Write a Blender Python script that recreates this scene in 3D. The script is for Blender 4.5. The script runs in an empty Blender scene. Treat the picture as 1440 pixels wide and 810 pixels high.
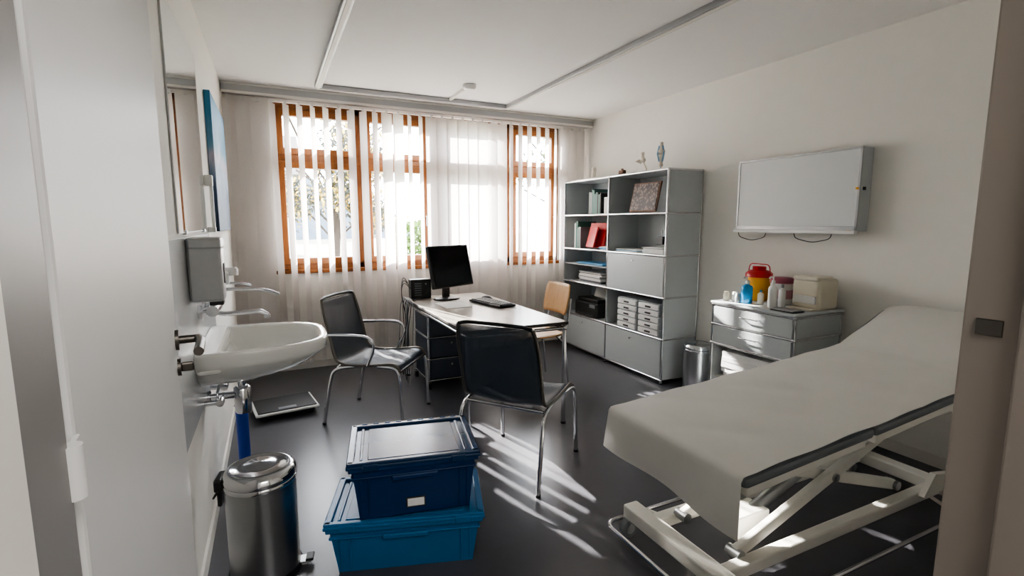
import bpy, bmesh, math, random
from mathutils import Vector, Matrix, Euler
random.seed(7)
V=Vector
# ---------------------------------------------------------------- materials
def lin(h):
    h=h.lstrip('#'); o=[]
    for i in (0,2,4):
        c=int(h[i:i+2],16)/255
        o.append(c/12.92 if c<=.04045 else ((c+.055)/1.055)**2.4)
    return (*o,1)
MC={}
def mat(name,hx,rough=.5,metal=0.,var=.06,scale=12,bump=0.,bscale=200,alpha=1.,trans=0.,spec=None,coat=0.):
    if name in MC: return MC[name]
    m=bpy.data.materials.new(name); m.use_nodes=True
    nt=m.node_tree; n=nt.nodes; l=nt.links
    p=n['Principled BSDF']; c=lin(hx)
    tc=n.new('ShaderNodeTexCoord'); nz=n.new('ShaderNodeTexNoise'); nz.inputs['Scale'].default_value=scale
    nz.inputs['Detail'].default_value=4
    l.new(tc.outputs['Object'],nz.inputs['Vector'])
    mx=n.new('ShaderNodeMix'); mx.data_type='RGBA'
    mx.inputs['A'].default_value=tuple(x*(1-var) for x in c[:3])+(1,)
    mx.inputs['B'].default_value=tuple(min(1,x*(1+var)) for x in c[:3])+(1,)
    l.new(nz.outputs['Fac'],mx.inputs['Factor']); l.new(mx.outputs['Result'],p.inputs['Base Color'])
    p.inputs['Roughness'].default_value=rough; p.inputs['Metallic'].default_value=metal
    if spec is not None: p.inputs['Specular IOR Level'].default_value=spec
    if coat: p.inputs['Coat Weight'].default_value=coat
    if alpha<1: p.inputs['Alpha'].default_value=alpha
    if trans: p.inputs['Transmission Weight'].default_value=trans
    if bump:
        b=n.new('ShaderNodeBump'); b.inputs['Strength'].default_value=bump; b.inputs['Distance'].default_value=.002
        n2=n.new('ShaderNodeTexNoise'); n2.inputs['Scale'].default_value=bscale; l.new(tc.outputs['Object'],n2.inputs['Vector'])
        l.new(n2.outputs['Fac'],b.inputs['Height']); l.new(b.outputs['Normal'],p.inputs['Normal'])
    MC[name]=m; return m
WALL=mat('wall_paint','#e9e7e1',.85,var=.02,bump=.15,bscale=120)
CEIL=mat('ceiling_paint','#ecebe9',.9,var=.02,bump=.1,bscale=90)
FLOOR=mat('linoleum','#4e4e53',.28,var=.10,scale=18,bump=.08,bscale=60,spec=.5)
TRIM=mat('trim_white','#e0ddd6',.5,var=.02)
DOORM=mat('door_laminate','#cbcbca',.45,var=.02)
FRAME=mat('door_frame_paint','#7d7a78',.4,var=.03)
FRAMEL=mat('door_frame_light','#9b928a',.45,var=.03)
CHROME=mat('chrome','#d2d3d6',.12,1,var=.02)
STEEL=mat('brushed_steel','#b4b6b8',.28,1,var=.05,scale=40)
STEELD=mat('dark_steel','#6a6661',.35,1,var=.05)
ALU=mat('aluminium_rail','#a9aaac',.35,.6,var=.03)
USM=mat('usm_light_grey','#b7bdbf',.35,var=.02)
USMD=mat('usm_dark','#2b3340',.35,var=.03)
WHITE=mat('white_enamel','#e6e4dc',.3,var=.02)
WPL=mat('white_plastic','#e2e2e0',.4,var=.02)
CER=mat('ceramic','#e4e4df',.08,var=.01,coat=.5)
BLACK=mat('black_plastic','#141517',.4,var=.05)
SCREEN=mat('screen','#0b0c0f',.15,var=.02)
DGREY=mat('dark_vinyl','#6a6f74',.5,var=.05)
TABLE=mat('table_top','#9f9991',.22,var=.03)
EDGE=mat('table_edge','#4a4642',.5)
PAPER=mat('paper','#d2d1cc',.9,var=.03,bump=.3,bscale=14)
PAPERW=mat('paper_white','#e6e6e4',.8,var=.02)
BLUE_D=mat('crate_blue','#073263',.32,var=.06)
BLUE_L=mat('crate_light_blue','#0e689e',.35,var=.06)
BLID=mat('crate_lid','#10355c',.22,var=.06)
RED=mat('red_plastic','#c01c22',.35)
YEL=mat('yellow_plastic','#e7a51a',.4)
PINK=mat('pink_lid','#9a4a5e',.4)
BEIGE=mat('beige_plastic','#cfc8b6',.4)
CYAN=mat('blue_liquid','#2f8fc8',.15)
BROWN=mat('brown_thing','#6b4630',.6)
BONE=mat('bone','#d8cfc0',.5)
CART=mat('cartilage_blue','#7fa9c8',.3)
SPLASH=mat('splash_panel','#cfd2d3',.25,var=.01)
PIPEB=mat('blue_pipe','#1b3f9a',.35)
GRASS=mat('grass','#7a7a68',.9,var=.3,scale=3)
HOUSE=mat('house_plaster','#a9a8a4',.9)
ROOF=mat('roof_tile','#5b5452',.9,var=.2,scale=6)
HILL=mat('forest_hill','#404a54',.95,var=.5,scale=.6)
BARK=mat('bark','#332a22',.9,var=.2)
LEAF=mat('leaf','#4f6a22',.7,var=.35,scale=4)
LEAF2=mat('leaf_dark','#3a3d36',.7,var=.35,scale=4)
LEAF3=mat('leaf_autumn_sunlit','#a38a3c',.7,var=.35,scale=4)  # autumn yellow, with the look of sunlit leaves painted into the colour

def wood(name,c1,c2,sc=(3,3,30),rough=.4):
    m=bpy.data.materials.new(name); m.use_nodes=True; nt=m.node_tree;n=nt.nodes;l=nt.links;p=n['Principled BSDF']
    tc=n.new('ShaderNodeTexCoord');mp=n.new('ShaderNodeMapping');mp.inputs['Scale'].default_value=sc
    nz=n.new('ShaderNodeTexNoise');nz.inputs['Scale'].default_value=3;nz.inputs['Detail'].default_value=6;nz.inputs['Distortion'].default_value=1.2
    cr=n.new('ShaderNodeValToRGB');cr.color_ramp.elements[0].color=lin(c1);cr.color_ramp.elements[1].color=lin(c2)
    cr.color_ramp.elements[0].position=.3;cr.color_ramp.elements[1].position=.7
    l.new(tc.outputs['Object'],mp.inputs['Vector']);l.new(mp.outputs['Vector'],nz.inputs['Vector']);l.new(nz.outputs['Fac'],cr.inputs['Fac']);l.new(cr.outputs['Color'],p.inputs['Base Color'])
    p.inputs['Roughness'].default_value=rough
    return m
WOODW=wood('window_wood','#653710','#85501f',(20,20,2))
WOODC=wood('chair_plywood','#b98d5c','#cba678',(3,20,3))

def blind_mat():
    m=bpy.data.materials.new('blind_fabric'); m.use_nodes=True; nt=m.node_tree;n=nt.nodes;l=nt.links
    n.remove(n['Principled BSDF']); out=n['Material Output']
    d=n.new('ShaderNodeBsdfDiffuse'); t=n.new('ShaderNodeBsdfTranslucent'); mx=n.new('ShaderNodeMixShader')
    tc=n.new('ShaderNodeTexCoord'); w=n.new('ShaderNodeTexNoise'); w.inputs['Scale'].default_value=150
    l.new(tc.outputs['Object'],w.inputs['Vector'])
    cr=n.new('ShaderNodeValToRGB'); cr.color_ramp.elements[0].color=lin('#dfdad7'); cr.color_ramp.elements[1].color=lin('#eeeae7')
    l.new(w.outputs['Fac'],cr.inputs['Fac'])
    l.new(cr.outputs['Color'],d.inputs['Color']); l.new(cr.outputs['Color'],t.inputs['Color'])
    mx.inputs['Fac'].default_value=.42
    l.new(d.outputs[0],mx.inputs[1]);l.new(t.outputs[0],mx.inputs[2]);l.new(mx.outputs[0],out.inputs['Surface'])
    return m
BLIND=blind_mat()
def glass_mat():
    m=bpy.data.materials.new('window_glass'); m.use_nodes=True; nt=m.node_tree;n=nt.nodes;l=nt.links
    n.remove(n['Principled BSDF']); out=n['Material Output']
    t=n.new('ShaderNodeBsdfTransparent'); g=n.new('ShaderNodeBsdfGlossy'); g.inputs['Roughness'].default_value=.02
    fr=n.new('ShaderNodeFresnel'); fr.inputs['IOR'].default_value=1.2
    mx=n.new('ShaderNodeMixShader'); l.new(fr.outputs[0],mx.inputs['Fac']); l.new(t.outputs[0],mx.inputs[1]); l.new(g.outputs[0],mx.inputs[2]); l.new(mx.outputs[0],out.inputs['Surface'])
    return m
GLASS=glass_mat()
def mesh_mat():
    m=bpy.data.materials.new('chair_mesh_fabric'); m.use_nodes=True; nt=m.node_tree;n=nt.nodes;l=nt.links
    p=n['Principled BSDF']; p.inputs['Base Color'].default_value=lin('#3a434e'); p.inputs['Roughness'].default_value=.42
    tc=n.new('ShaderNodeTexCoord'); ck=n.new('ShaderNodeTexChecker'); ck.inputs['Scale'].default_value=350
    l.new(tc.outputs['Object'],ck.inputs['Vector'])
    mt=n.new('ShaderNodeMath'); mt.operation='MULTIPLY_ADD'; mt.inputs[1].default_value=.40; mt.inputs[2].default_value=.55
    l.new(ck.outputs['Fac'],mt.inputs[0]); l.new(mt.outputs[0],p.inputs['Alpha'])
    return m
MESHF=mesh_mat()
MIRR=mat('mirror_glass','#dfe4e4',.015,1,var=0)
def art_mat():
    m=bpy.data.materials.new('painting_blue'); m.use_nodes=True; nt=m.node_tree;n=nt.nodes;l=nt.links;p=n['Principled BSDF']
    tc=n.new('ShaderNodeTexCoord');sp=n.new('ShaderNodeSeparateXYZ');l.new(tc.outputs['Generated'],sp.inputs[0])
    nz=n.new('ShaderNodeTexNoise');nz.inputs['Scale'].default_value=4;nz.inputs['Detail'].default_value=5;l.new(tc.outputs['Generated'],nz.inputs['Vector'])
    ma=n.new('ShaderNodeMath');ma.operation='MULTIPLY_ADD';ma.inputs[1].default_value=.35;l.new(nz.outputs['Fac'],ma.inputs[0]);l.new(sp.outputs['Z'],ma.inputs[2])
    cr=n.new('ShaderNodeValToRGB');e=cr.color_ramp.elements;e[0].position=.2;e[0].color=lin('#223a55');e[1].position=1.;e[1].color=lin('#3a80a6')
    for pos,c in ((.45,'#3d5570'),(.62,'#7f94ac'),(.72,'#b3afbd'),(.82,'#6a9cb8')):
        x=cr.color_ramp.elements.new(pos);x.color=lin(c)
    l.new(ma.outputs[0],cr.inputs['Fac']);l.new(cr.outputs['Color'],p.inputs['Base Color']);p.inputs['Roughness'].default_value=.6
    return m
ART=art_mat()
def photo_mat():
    m=bpy.data.materials.new('group_photo'); m.use_nodes=True; nt=m.node_tree;n=nt.nodes;l=nt.links;p=n['Principled BSDF']
    tc=n.new('ShaderNodeTexCoord');v=n.new('ShaderNodeTexVoronoi');v.inputs['Scale'].default_value=40;l.new(tc.outputs['Object'],v.inputs['Vector'])
    cr=n.new('ShaderNodeValToRGB');e=cr.color_ramp.elements;e[0].color=lin('#a08a7c');e[1].color=lin('#3d2f2c');e[0].position=.1;e[1].position=.6
    l.new(v.outputs['Distance'],cr.inputs['Fac']);l.new(cr.outputs['Color'],p.inputs['Base Color'])
    return m
PHOTO=photo_mat()

# ---------------------------------------------------------------- builder
class B:
    def __init__(s): s.v=[];s.f=[];s.mi=[];s.sm=[];s.m=[]
    def idx(s,m):
        if m not in s.m: s.m.append(m)
        return s.m.index(m)
    def add(s,vs,fs,m,smooth=False):
        o=len(s.v); s.v+= [V(x) for x in vs]; i=s.idx(m)
        for f in fs: s.f.append([o+k for k in f]); s.mi.append(i); s.sm.append(smooth)
    def bm(s,bm,m,M=None,smooth=False):
        bm.verts.ensure_lookup_table(); 
        for i,x in enumerate(bm.verts): x.index=i
        vs=[(M@x.co if M else x.co.copy()) for x in bm.verts]
        s.add(vs,[[x.index for x in f.verts] for f in bm.faces],m,smooth); bm.free()
    def box(s,c,size,m,rot=None,bev=0.,seg=2,taper=None):
        bm=bmesh.new(); bmesh.ops.create_cube(bm,size=1)
        for x in bm.verts:
            t=1
            if taper is not None and x.co.z<0: t=taper
            x.co=V((x.co.x*size[0]*t,x.co.y*size[1]*t,x.co.z*size[2]))
        if bev>0: bmesh.ops.bevel(bm,geom=bm.edges[:],offset=min(bev,min(size)*.45),segments=seg,affect='EDGES',profile=.5)
        M=Matrix.Translation(c)
        if rot is not None: M=M@ (rot if isinstance(rot,Matrix) else Euler(rot).to_matrix().to_4x4())
        s.bm(bm,m,M)
    def bb(s,x0,x1,y0,y1,z0,z1,m,bev=0.):
        s.box(((x0+x1)/2,(y0+y1)/2,(z0+z1)/2),(abs(x1-x0),abs(y1-y0),abs(z1-z0)),m,bev=bev)
    def beam(s,p0,p1,w,h,m,bev=.003):
        p0=V(p0);p1=V(p1);d=p1-p0;L=d.length;d.normalize()
        up=V((0,0,1)) if abs(d.z)<.95 else V((0,1,0))
        y=up.cross(d).normalized(); z=d.cross(y)
        R=Matrix((d,y,z)).transposed().to_4x4()
        s.box((p0+p1)/2,(L,w,h),m,rot=R,bev=bev)
    def cyl(s,p0,p1,r,m,r1=None,seg=20,cap=True):
        p0=V(p0);p1=V(p1);r1=r if r1 is None else r1
        d=(p1-p0).normalized(); a=d.orthogonal().normalized(); b=d.cross(a)
        vs=[];
        for p,rr in ((p0,r),(p1,r1)):
            for i in range(seg):
                t=2*math.pi*i/seg; vs.append(p+(a*math.cos(t)+b*math.sin(t))*rr)
        s.add(vs,[[i,(i+1)%seg,seg+(i+1)%seg,seg+i] for i in range(seg)],m,True)
        if cap:
            s.add(vs[:seg],[list(range(seg))[::-1]],m); s.add(vs[seg:],[list(range(seg))],m)
    def sph(s,c,r,m,sc=(1,1,1),seg=16):
        bm=bmesh.new(); bmesh.ops.create_uvsphere(bm,u_segments=seg,v_segments=max(6,seg//2+2),radius=r)
        s.bm(bm,m,Matrix.Translation(c)@Matrix.Diagonal((*sc,1)),True)
    def tube(s,pts,r,m,seg=10,rnd=0.,closed=False):
        P=[V(p) for p in pts]
        if rnd>0:
            Q=[]; n=len(P)
            for i,p in enumerate(P):
                if not closed and i in (0,n-1): Q.append(p); continue
                a=P[i-1];b=P[(i+1)%n]; ra=min(rnd,(a-p).length*.48); rb=min(rnd,(b-p).length*.48)
                s0=p+(a-p).normalized()*ra; s1=p+(b-p).normalized()*rb
                for k in range(7):
                    t=k/6; Q.append(s0*(1-t)**2+p*2*t*(1-t)+s1*t*t)
            P=Q
        n=len(P); T=[]
        for i in range(n):
            if closed: d=P[(i+1)%n]-P[i-1]
            else: d=P[min(i+1,n-1)]-P[max(i-1,0)]
            T.append(d.normalized())
        a=T[0].orthogonal().normalized(); vs=[]
        for i in range(n):
            a=(a-T[i]*a.dot(T[i])); a.normalize(); b=T[i].cross(a)
            for k in range(seg):
                t=2*math.pi*k/seg; vs.append(P[i]+(a*math.cos(t)+b*math.sin(t))*r)
        fs=[]
        for i in range(n if closed else n-1):
            j=(i+1)%n
            for k in range(seg): fs.append([i*seg+k,i*seg+(k+1)%seg,j*seg+(k+1)%seg,j*seg+k])
        s.add(vs,fs,m,True)
        if not closed:
            s.add(vs[:seg],[list(range(seg))[::-1]],m); s.add(vs[-seg:],[list(range(seg))],m)
    def lathe(s,prof,c,m,seg=32,M=None,sc=(1,1)):
        c=V(c); vs=[]
        for r,z in prof:
            for k in range(seg):
                t=2*math.pi*k/seg; p=V((r*math.cos(t)*sc[0],r*math.sin(t)*sc[1],z))
                vs.append((M@p if M else p)+c)
        fs=[]
        for i in range(len(prof)-1):
            for k in range(seg): fs.append([i*seg+k,i*seg+(k+1)%seg,(i+1)*seg+(k+1)%seg,(i+1)*seg+k])
        s.add(vs,fs,m,True)
        s.add(vs[:seg],[list(range(seg))[::-1]],m); s.add(vs[-seg:],[list(range(seg))],m)
    def surf(s,f,nu,nv,m,th=0.,smooth=True):
        P=[[V(f(i/nu,j/nv)) for j in range(nv+1)] for i in range(nu+1)]
        N=nv+1; flat=[p for r in P for p in r]
        fs=[[i*N+j,(i+1)*N+j,(i+1)*N+j+1,i*N+j+1] for i in range(nu) for j in range(nv)]
        if th==0: s.add(flat,fs,m,smooth); return
        nr=[]
        for i in range(nu+1):
            for j in range(nv+1):
                du=P[min(i+1,nu)][j]-P[max(i-1,0)][j]; dv=P[i][min(j+1,nv)]-P[i][max(j-1,0)]
                nr.append(du.cross(dv).normalized())
        lo=[p-q*th for p,q in zip(flat,nr)]; K=len(flat)
        allf=fs+[[K+x for x in f[::-1]] for f in fs]
        ring=[i*N for i in range(nu+1)]+[nu*N+j for j in range(1,nv+1)]+[i*N+nv for i in range(nu-1,-1,-1)]+[j for j in range(nv-1,0,-1)]
        for a in range(len(ring)):
            x=ring[a];y=ring[(a+1)%len(ring)]; allf.append([x,K+x,K+y,y])
        s.add(flat+lo,allf,m,smooth)
    def done(s,name,loc=None,rz=0.,fix=True):
        me=bpy.data.meshes.new(name)
        if loc is None:
            lo=V([min(p[i] for p in s.v) for i in range(3)]); hi=V([max(p[i] for p in s.v) for i in range(3)])
            o=V(((lo.x+hi.x)/2,(lo.y+hi.y)/2,lo.z)); vs=[p-o for p in s.v]
        else: o=V(loc); vs=s.v
        me.from_pydata([tuple(p) for p in vs],[],s.f)
        for m in s.m: me.materials.append(m)
        me.polygons.foreach_set('material_index',s.mi); me.polygons.foreach_set('use_smooth',s.sm)
        if fix:
            bm=bmesh.new(); bm.from_mesh(me); bmesh.ops.recalc_face_normals(bm,faces=bm.faces); bm.to_mesh(me); bm.free()
        me.update()
        ob=bpy.data.objects.new(name,me); bpy.context.scene.collection.objects.link(ob)
        ob.location=o; ob.rotation_euler=(0,0,rz)
        return ob

# ---------------------------------------------------------------- room
XL,XR,YB,ZC=-.312,3.35,5.05,2.534
YF=.30
WX0,WX1,WZ0,WZ1=.045,3.03,.945,2.45
b=B(); b.bb(-1.9,XR+.15,-1.8,YB+.3,-.1,0,FLOOR); b.done('floor')
b=B(); b.bb(-1.9,XR+.15,-1.8,YB+.3,ZC,ZC+.15,CEIL); b.done('ceiling')
b=B(); b.bb(XL-.12,XL,YF-.12,YB+.3,0,ZC,WALL); b.done('wall_left')
b=B(); b.bb(XR,XR+.15,-1.8,YB+.3,0,ZC,WALL); b.done('wall_right')
b=B()
b.bb(XL,WX0,YB,YB+.3,0,ZC,WALL); b.bb(WX1,XR,YB,YB+.3,0,ZC,WALL)
b.bb(WX0,WX1,YB,YB+.3,0,WZ0,WALL); b.bb(WX0,WX1,YB,YB+.3,WZ1,ZC,WALL); b.done('wall_back')
DX0,DX1=-.0975,.775; DT=2.06
b=B()
b.bb(-1.9,DX0-.04,YF-.12,YF,0,ZC,WALL); b.bb(DX1+.04,XR,YF-.12,YF,0,ZC,WALL); b.bb(DX0-.04,DX1+.04,YF-.12,YF,DT+.04,ZC,WALL); b.done('wall_front')
b=B(); b.bb(-1.9,XR,-1.8,-1.68,0,ZC,WALL); b.bb(-2.02,-1.9,-1.8,YF,0,ZC,WALL); b.done('wall_corridor')
b=B()
for x0,x1,mm in ((DX0-.04,DX0,FRAME),(DX1,DX1+.04,FRAMEL)):
    b.bb(x0,x1,YF-.14,YF+.012,0,DT+.04,mm,.003)
b.bb(DX0-.04,DX1+.04,YF-.14,YF+.012,DT,DT+.04,FRAME,.003)
b.bb(DX0-.10,DX0-.04,YF,YF+.012,0,DT+.1,FRAME); b.bb(DX1+.04,DX1+.10,YF,YF+.012,0,DT+.1,FRAMEL)
b.bb(DX0,DX0+.006,YF-.14,YF-.05,0,DT,TRIM,.002); b.bb(DX1-.012,DX1,YF-.14,YF-.045,0,DT,FRAMEL,.003)
b.bb(DX1-.003,DX1+.001,YF-.028,YF-.002,1.245,1.265,STEELD,.001)
b.done('door_frame')
# door leaf
b=B()
b.bb(.01,.885,0,.04,.012,2.045,DOORM,.003)
hz=1.152
for sgn,y in ((-1,0),(1,.04)):
    b.cyl((.835,y,hz),(.835,y+sgn*.006,hz),.020,STEELD); b.cyl((.835,y,hz),(.835,y+sgn*.042,hz),.008,STEELD)
    b.tube([(.835,y+sgn*.038,hz),(.81,y+sgn*.043,hz),(.72,y+sgn*.040,hz-.002)],.0085,STEELD,rnd=.02)
    b.cyl((.835,y,hz-.055),(.835,y+sgn*.006,hz-.055),.017,STEELD); b.box((.835,y+sgn*.016,hz-.055),(.010,.022,.018),STEELD,bev=.003)
for z in (.25,1.255,1.85):
    b.cyl((-.008,-.001,z-.014),(-.008,-.001,z+.014),.0055,DOORM); b.bb(-.008,.014,-.0015,.001,z-.012,z+.012,DOORM,.0004)
b.done('door_1',loc=(DX0-.002,YF+.02,0),rz=math.radians(95.6))
b=B(); b.bb(XL,XL+.012,YF,YB,0,.07,TRIM,.002); b.done('baseboard_left')
b=B(); b.bb(XR-.012,XR,YF,YB,0,.07,TRIM,.002); b.done('baseboard_right')
b=B(); b.bb(XL+.012,XR-.012,YB-.012,YB,0,.07,TRIM,.002); b.done('baseboard_back')
b=B(); b.bb(DX1+.11,XR-.012,YF,YF+.012,0,.07,TRIM,.002); b.done('baseboard_front')
# windows
div=[WX0,.815,1.52,2.385,WX1]
for i in range(4):
    x0,x1=div[i],div[i+1]; b=B(); y0,y1=YB+.05,YB+.12; t=.045 
    b.bb(x0,x0+t,y0,y1,WZ0,WZ1,WOODW,.004); b.bb(x1-t,x1,y0,y1,WZ0,WZ1,WOODW,.004)
    b.bb(x0,x1,y0,y1,WZ0,WZ0+.06,WOODW,.004); b.bb(x0,x1,y0,y1,WZ1-.06,WZ1,WOODW,.004)
    zt=1.97; b.bb(x0,x1,y0-.005,y1,zt-.035,zt+.035,WOODW,.004)
    for za,zb in ((WZ0+.05,zt-.03),(zt+.03,WZ1-.05)):
        a0,a1=x0+t-.005,x1-t+.005; s=.06; yy0,yy1=y0-.025,y1-.02
        b.bb(a0,a0+s,yy0,yy1,za,zb,WOODW,.006); b.bb(a1-s,a1,yy0,yy1,za,zb,WOODW,.006)
        b.bb(a0,a1,yy0+.001,yy1,za,za+s,WOODW,.006); b.bb(a0,a1,yy0+.001,yy1,zb-s,zb,WOODW,.006)
        b.bb(a0+s-.005,a1-s+.005,y0+.02,y0+.024,za+s-.005,zb-s+.005,GLASS)
    b.tube([(x1-.07,y0-.03,1.45),(x1-.07,y0-.06,1.45),(x1-.07,y0-.06,1.35)],.008,STEEL,rnd=.01)
    b.done('window_%d'%(i+1))
b=B(); b.bb(WX0-.02,WX1+.02,YB-.03,YB+.06,WZ0-.03,WZ0+.002,WOODW,.005); b.done('trim_1')
# vertical blinds
b=B(); b.bb(XL+.005,XR-.005,4.86,5.0,ZC-.075,ZC-.001,ALU,.004); b.bb(XL+.005,XR-.005,4.855,4.865,ZC-.02,ZC-.001,TRIM); b.bb(XL+.005,XR-.005,4.853,4.865,ZC-.09,ZC-.07,TRIM,.003)
b.done('blind_rail')
b=B(); yS=4.93; x=XL+.05; k=0
W=.127
while x<XR-.06:
    if x<.03: ph=20
    elif x<.54: ph=66
    elif x<.86: ph=-70
    elif x<1.0: ph=60
    elif x<1.25: ph=26
    elif x<1.45: ph=56
    elif x<2.03: ph=6
    elif x<2.25: ph=-60
    elif x<2.95: ph=44
    else: ph=16
    ph+=random.uniform(-5,5)
    z0,z1=.09+random.uniform(-.004,.004),ZC-.122
    tw=random.uniform(-.04,.04)
    def f(u,v,x=x,ph=ph,z0=z0,z1=z1,tw=tw):
        a=math.radians(ph)+tw*(1-v)*4*.5
        s=(u-.5)*W; c=.010*(1-(2*u-1)**2)
        return (x+s*math.cos(a)-c*math.sin(a), yS+s*math.sin(a)+c*math.cos(a), z0+(z1-z0)*v)
    b.surf(f,6,8,BLIND)
    b.box((x,yS,z1+.012),(.02,.012,.03),WPL)
    b.box((x,yS,z0+.012),(.10,.004,.022),WPL,rot=(0,0,math.radians(ph)))
    x+=.109; k+=1
b.done('vertical_blinds',fix=False)
b=B()
b.tube([(x_,yS-.0,.082) for x_ in (XL+.05,XR-.06)],.0015,WPL,seg=5); b.tube([(XL+.04,4.84,ZC-.1),(XL+.04,4.83,1.0),(XL+.05,4.84,1.0),(XL+.05,4.84,ZC-.1)],.002,WPL,seg=5)
b.done('blind_cord')
def track(name,pts):
    b=B()
    for p,q in pts:
        b.beam((*p,ZC-.018),(*q,ZC-.018),.055,.034,ALU,.003)
        b.beam((*p,ZC-.037),(*q,ZC-.037),.025,.006,TRIM,.001)
    b.done(name)
track('ceiling_track',[((.423,.9),(.423,4.66)),((2.18,.9),(2.18,4.66)),((.40,4.65),(2.20,4.65))])
b=B(); b.beam((1.575,4.18,ZC-.012),(1.575,4.62,ZC-.012),.022,.022,TRIM,.002); b.done('trim_2')
b=B(); b.lathe([(.055,-.001),(.055,-.02),(.048,-.035),(.02,-.042),(.001,-.042)],(1.575,4.12,ZC),WPL); b.done('smoke_detector')

# ---------------------------------------------------------------- shelf
def knob(b,p,d,m=CHROME,r=.009):
    p=V(p);d=V(d); b.cyl(p,p+d*.018,r*.55,m,seg=12); b.cyl(p+d*.014,p+d*.024,r,m,seg=16)
SX0,SX1=2.955,3.33; SY=[3.205,4.005,4.805]; SZ=[.032+.3576*i for i in range(6)]
b=B(); R=.010
for y in SY:
    for xx in (SX0,SX1):
        b.cyl((xx,y,0.012),(xx,y,SZ[5]),R,CHROME,seg=12); b.lathe([(.001,0),(.014,0),(.014,.008),(.006,.014)],(xx,y,0),BLACK,seg=12)
for z in SZ:
    for y in SY:
        b.cyl((SX0,y,z),(SX1,y,z),R,CHROME,seg=12)
        for xx in (SX0,SX1): b.sph((xx,y,z),.0135,CHROME,seg=12)
    for xx in (SX0,SX1): b.cyl((xx,SY[0],z),(xx,SY[2],z),R,CHROME,seg=12)
    b.bb(SX0+.008,SX1-.008,SY[0]+.008,SY[1]-.008,z-.006,z+.006,USM); b.bb(SX0+.008,SX1-.008,SY[1]+.008,SY[2]-.008,z-.006,z+.006,USM)
for i in range(5):
    za,zb=SZ[i]+.008,SZ[i+1]-.008
    for y in SY: b.bb(SX0+.008,SX1-.008,y-.006,y+.006,za,zb,USM)
    for j in range(2): b.bb(SX1-.006,SX1+.006,SY[j]+.008,SY[j+1]-.008,za,zb,USM)
def front(i,j):
    b.bb(SX0-.008,SX0+.006,SY[j]+.012,SY[j+1]-.012,SZ[i]+.012,SZ[i+1]-.012,USM,.003)
    yc=(SY[j]+SY[j+1])/2; knob(b,(SX0-.008,yc,SZ[i+1]-.06),(-1,0,0))
front(0,0);front(0,1);front(2,0)
b.bb(SX0+.01,SX1-.01,SY[1]+.01,SY[2]-.01,SZ[2]+.19,SZ[2]+.197,USM)
b.done('metal_shelving_unit')
def books(name,x0,y,z,n,hmin,hmax,cols,d=.2,tmin=.015,tmax=.035):
    b=B()
    for k in range(n):
        t=random.uniform(tmin,tmax);h=random.uniform(hmin,hmax)
        c=random.choice(cols); b.bb(x0,x0+d,y,y+t*.95,z,z+h,c,.002); b.bb(x0+.003,x0+d-.003,y+.003,y+t*.95-.003,z+.002,z+h+.0006,PAPERW)
        y+=t
    b.done(name); return y
Z=lambda i: SZ[i]+.0065
BK=[mat('bk_dark','#26292b',.5),mat('bk_grey','#7c8184',.5),mat('bk_white','#d4d4d0',.5),mat('bk_teal','#46706a',.5)]
books('books',SX0+.08,4.25,Z(4),9,.2,.27,[BK[0],BK[1],BK[3]])
b=B(); b.bb(SX0+.06,SX0+.26,4.06,4.075,Z(4),Z(4)+.19,BK[1],.002); b.bb(SX0+.1,SX0+.12,4.09,4.22,Z(4),Z(4)+.17,BK[2],.002); b.done('picture_card')
b=B(); M=Matrix.Rotation(math.radians(12),4,'Y'); b.box((SX0+.1,3.60,Z(4)+.142),(.014,.36,.27),BROWN,rot=M,bev=.003); b.box((SX0+.091,3.60,Z(4)+.144),(.004,.33,.24),PHOTO,rot=M); b.done('framed_photo')
b=B(); b.box((SX0+.14,4.37,Z(3)+.140),(.03,.24,.26),RED,rot=(math.radians(0),math.radians(12),math.radians(8)),bev=.004); b.box((SX0+.09,4.40,Z(3)+.122),(.02,.2,.22),RED,rot=(0,math.radians(14),math.radians(-12)),bev=.004); b.done('red_folder')
books('file_folders',SX0+.06,4.58,Z(3),6,.22,.29,[BK[1],BK[2],BK[3]],d=.24)
def pile(name,x,y,z,n,w=.21,d=.30,cols=None,t=.006):
    b=B(); zz=z
    for k in range(n):
        tt=random.uniform(t*.6,t*1.4); b.box((x+random.uniform(-.01,.01),y+random.uniform(-.012,.012),zz+tt/2),(w,d,tt*.98),random.choice(cols or [PAPERW,BK[1],BK[2]]),rot=(0,0,random.uniform(-.05,.05))); zz+=tt
    b.done(name)
BLP=mat('paper_blue','#4f8fb8',.6)
pile('leaflet_stack',SX0+.13,4.12,Z(3),5,w=.2,d=.15,cols=[BLP,PAPERW])
pile('leaflet_stack',SX0+.16,3.80,Z(3),4,cols=[BLP,PAPERW])
pile('magazine_stack',SX0+.15,3.42,Z(3),10,w=.2,d=.26)
b=B(); zz=Z(3)+.082
b.bb(SX0+.1,SX0+.17,3.36,3.43,zz,zz+.07,BK[0],.004)
for k in range(7): b.cyl((SX0+.135,3.395,zz+.03),(SX0+.135+random.uniform(-.03,.03),3.395+random.uniform(-.03,.03),zz+.13),.003,random.choice([BK[0],PAPERW,BLP,STEEL]),seg=6)
b.done('pen_holder')
pile('paper_stack',SX0+.17,4.4,Z(2),14,d=.4,t=.008,cols=[PAPERW,BK[0],BK[2],BK[1]])
pile('leaflet_stack',SX0+.17,4.4,SZ[2]+.198,3,d=.5,cols=[BLP,PAPERW,PAPERW])
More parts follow.
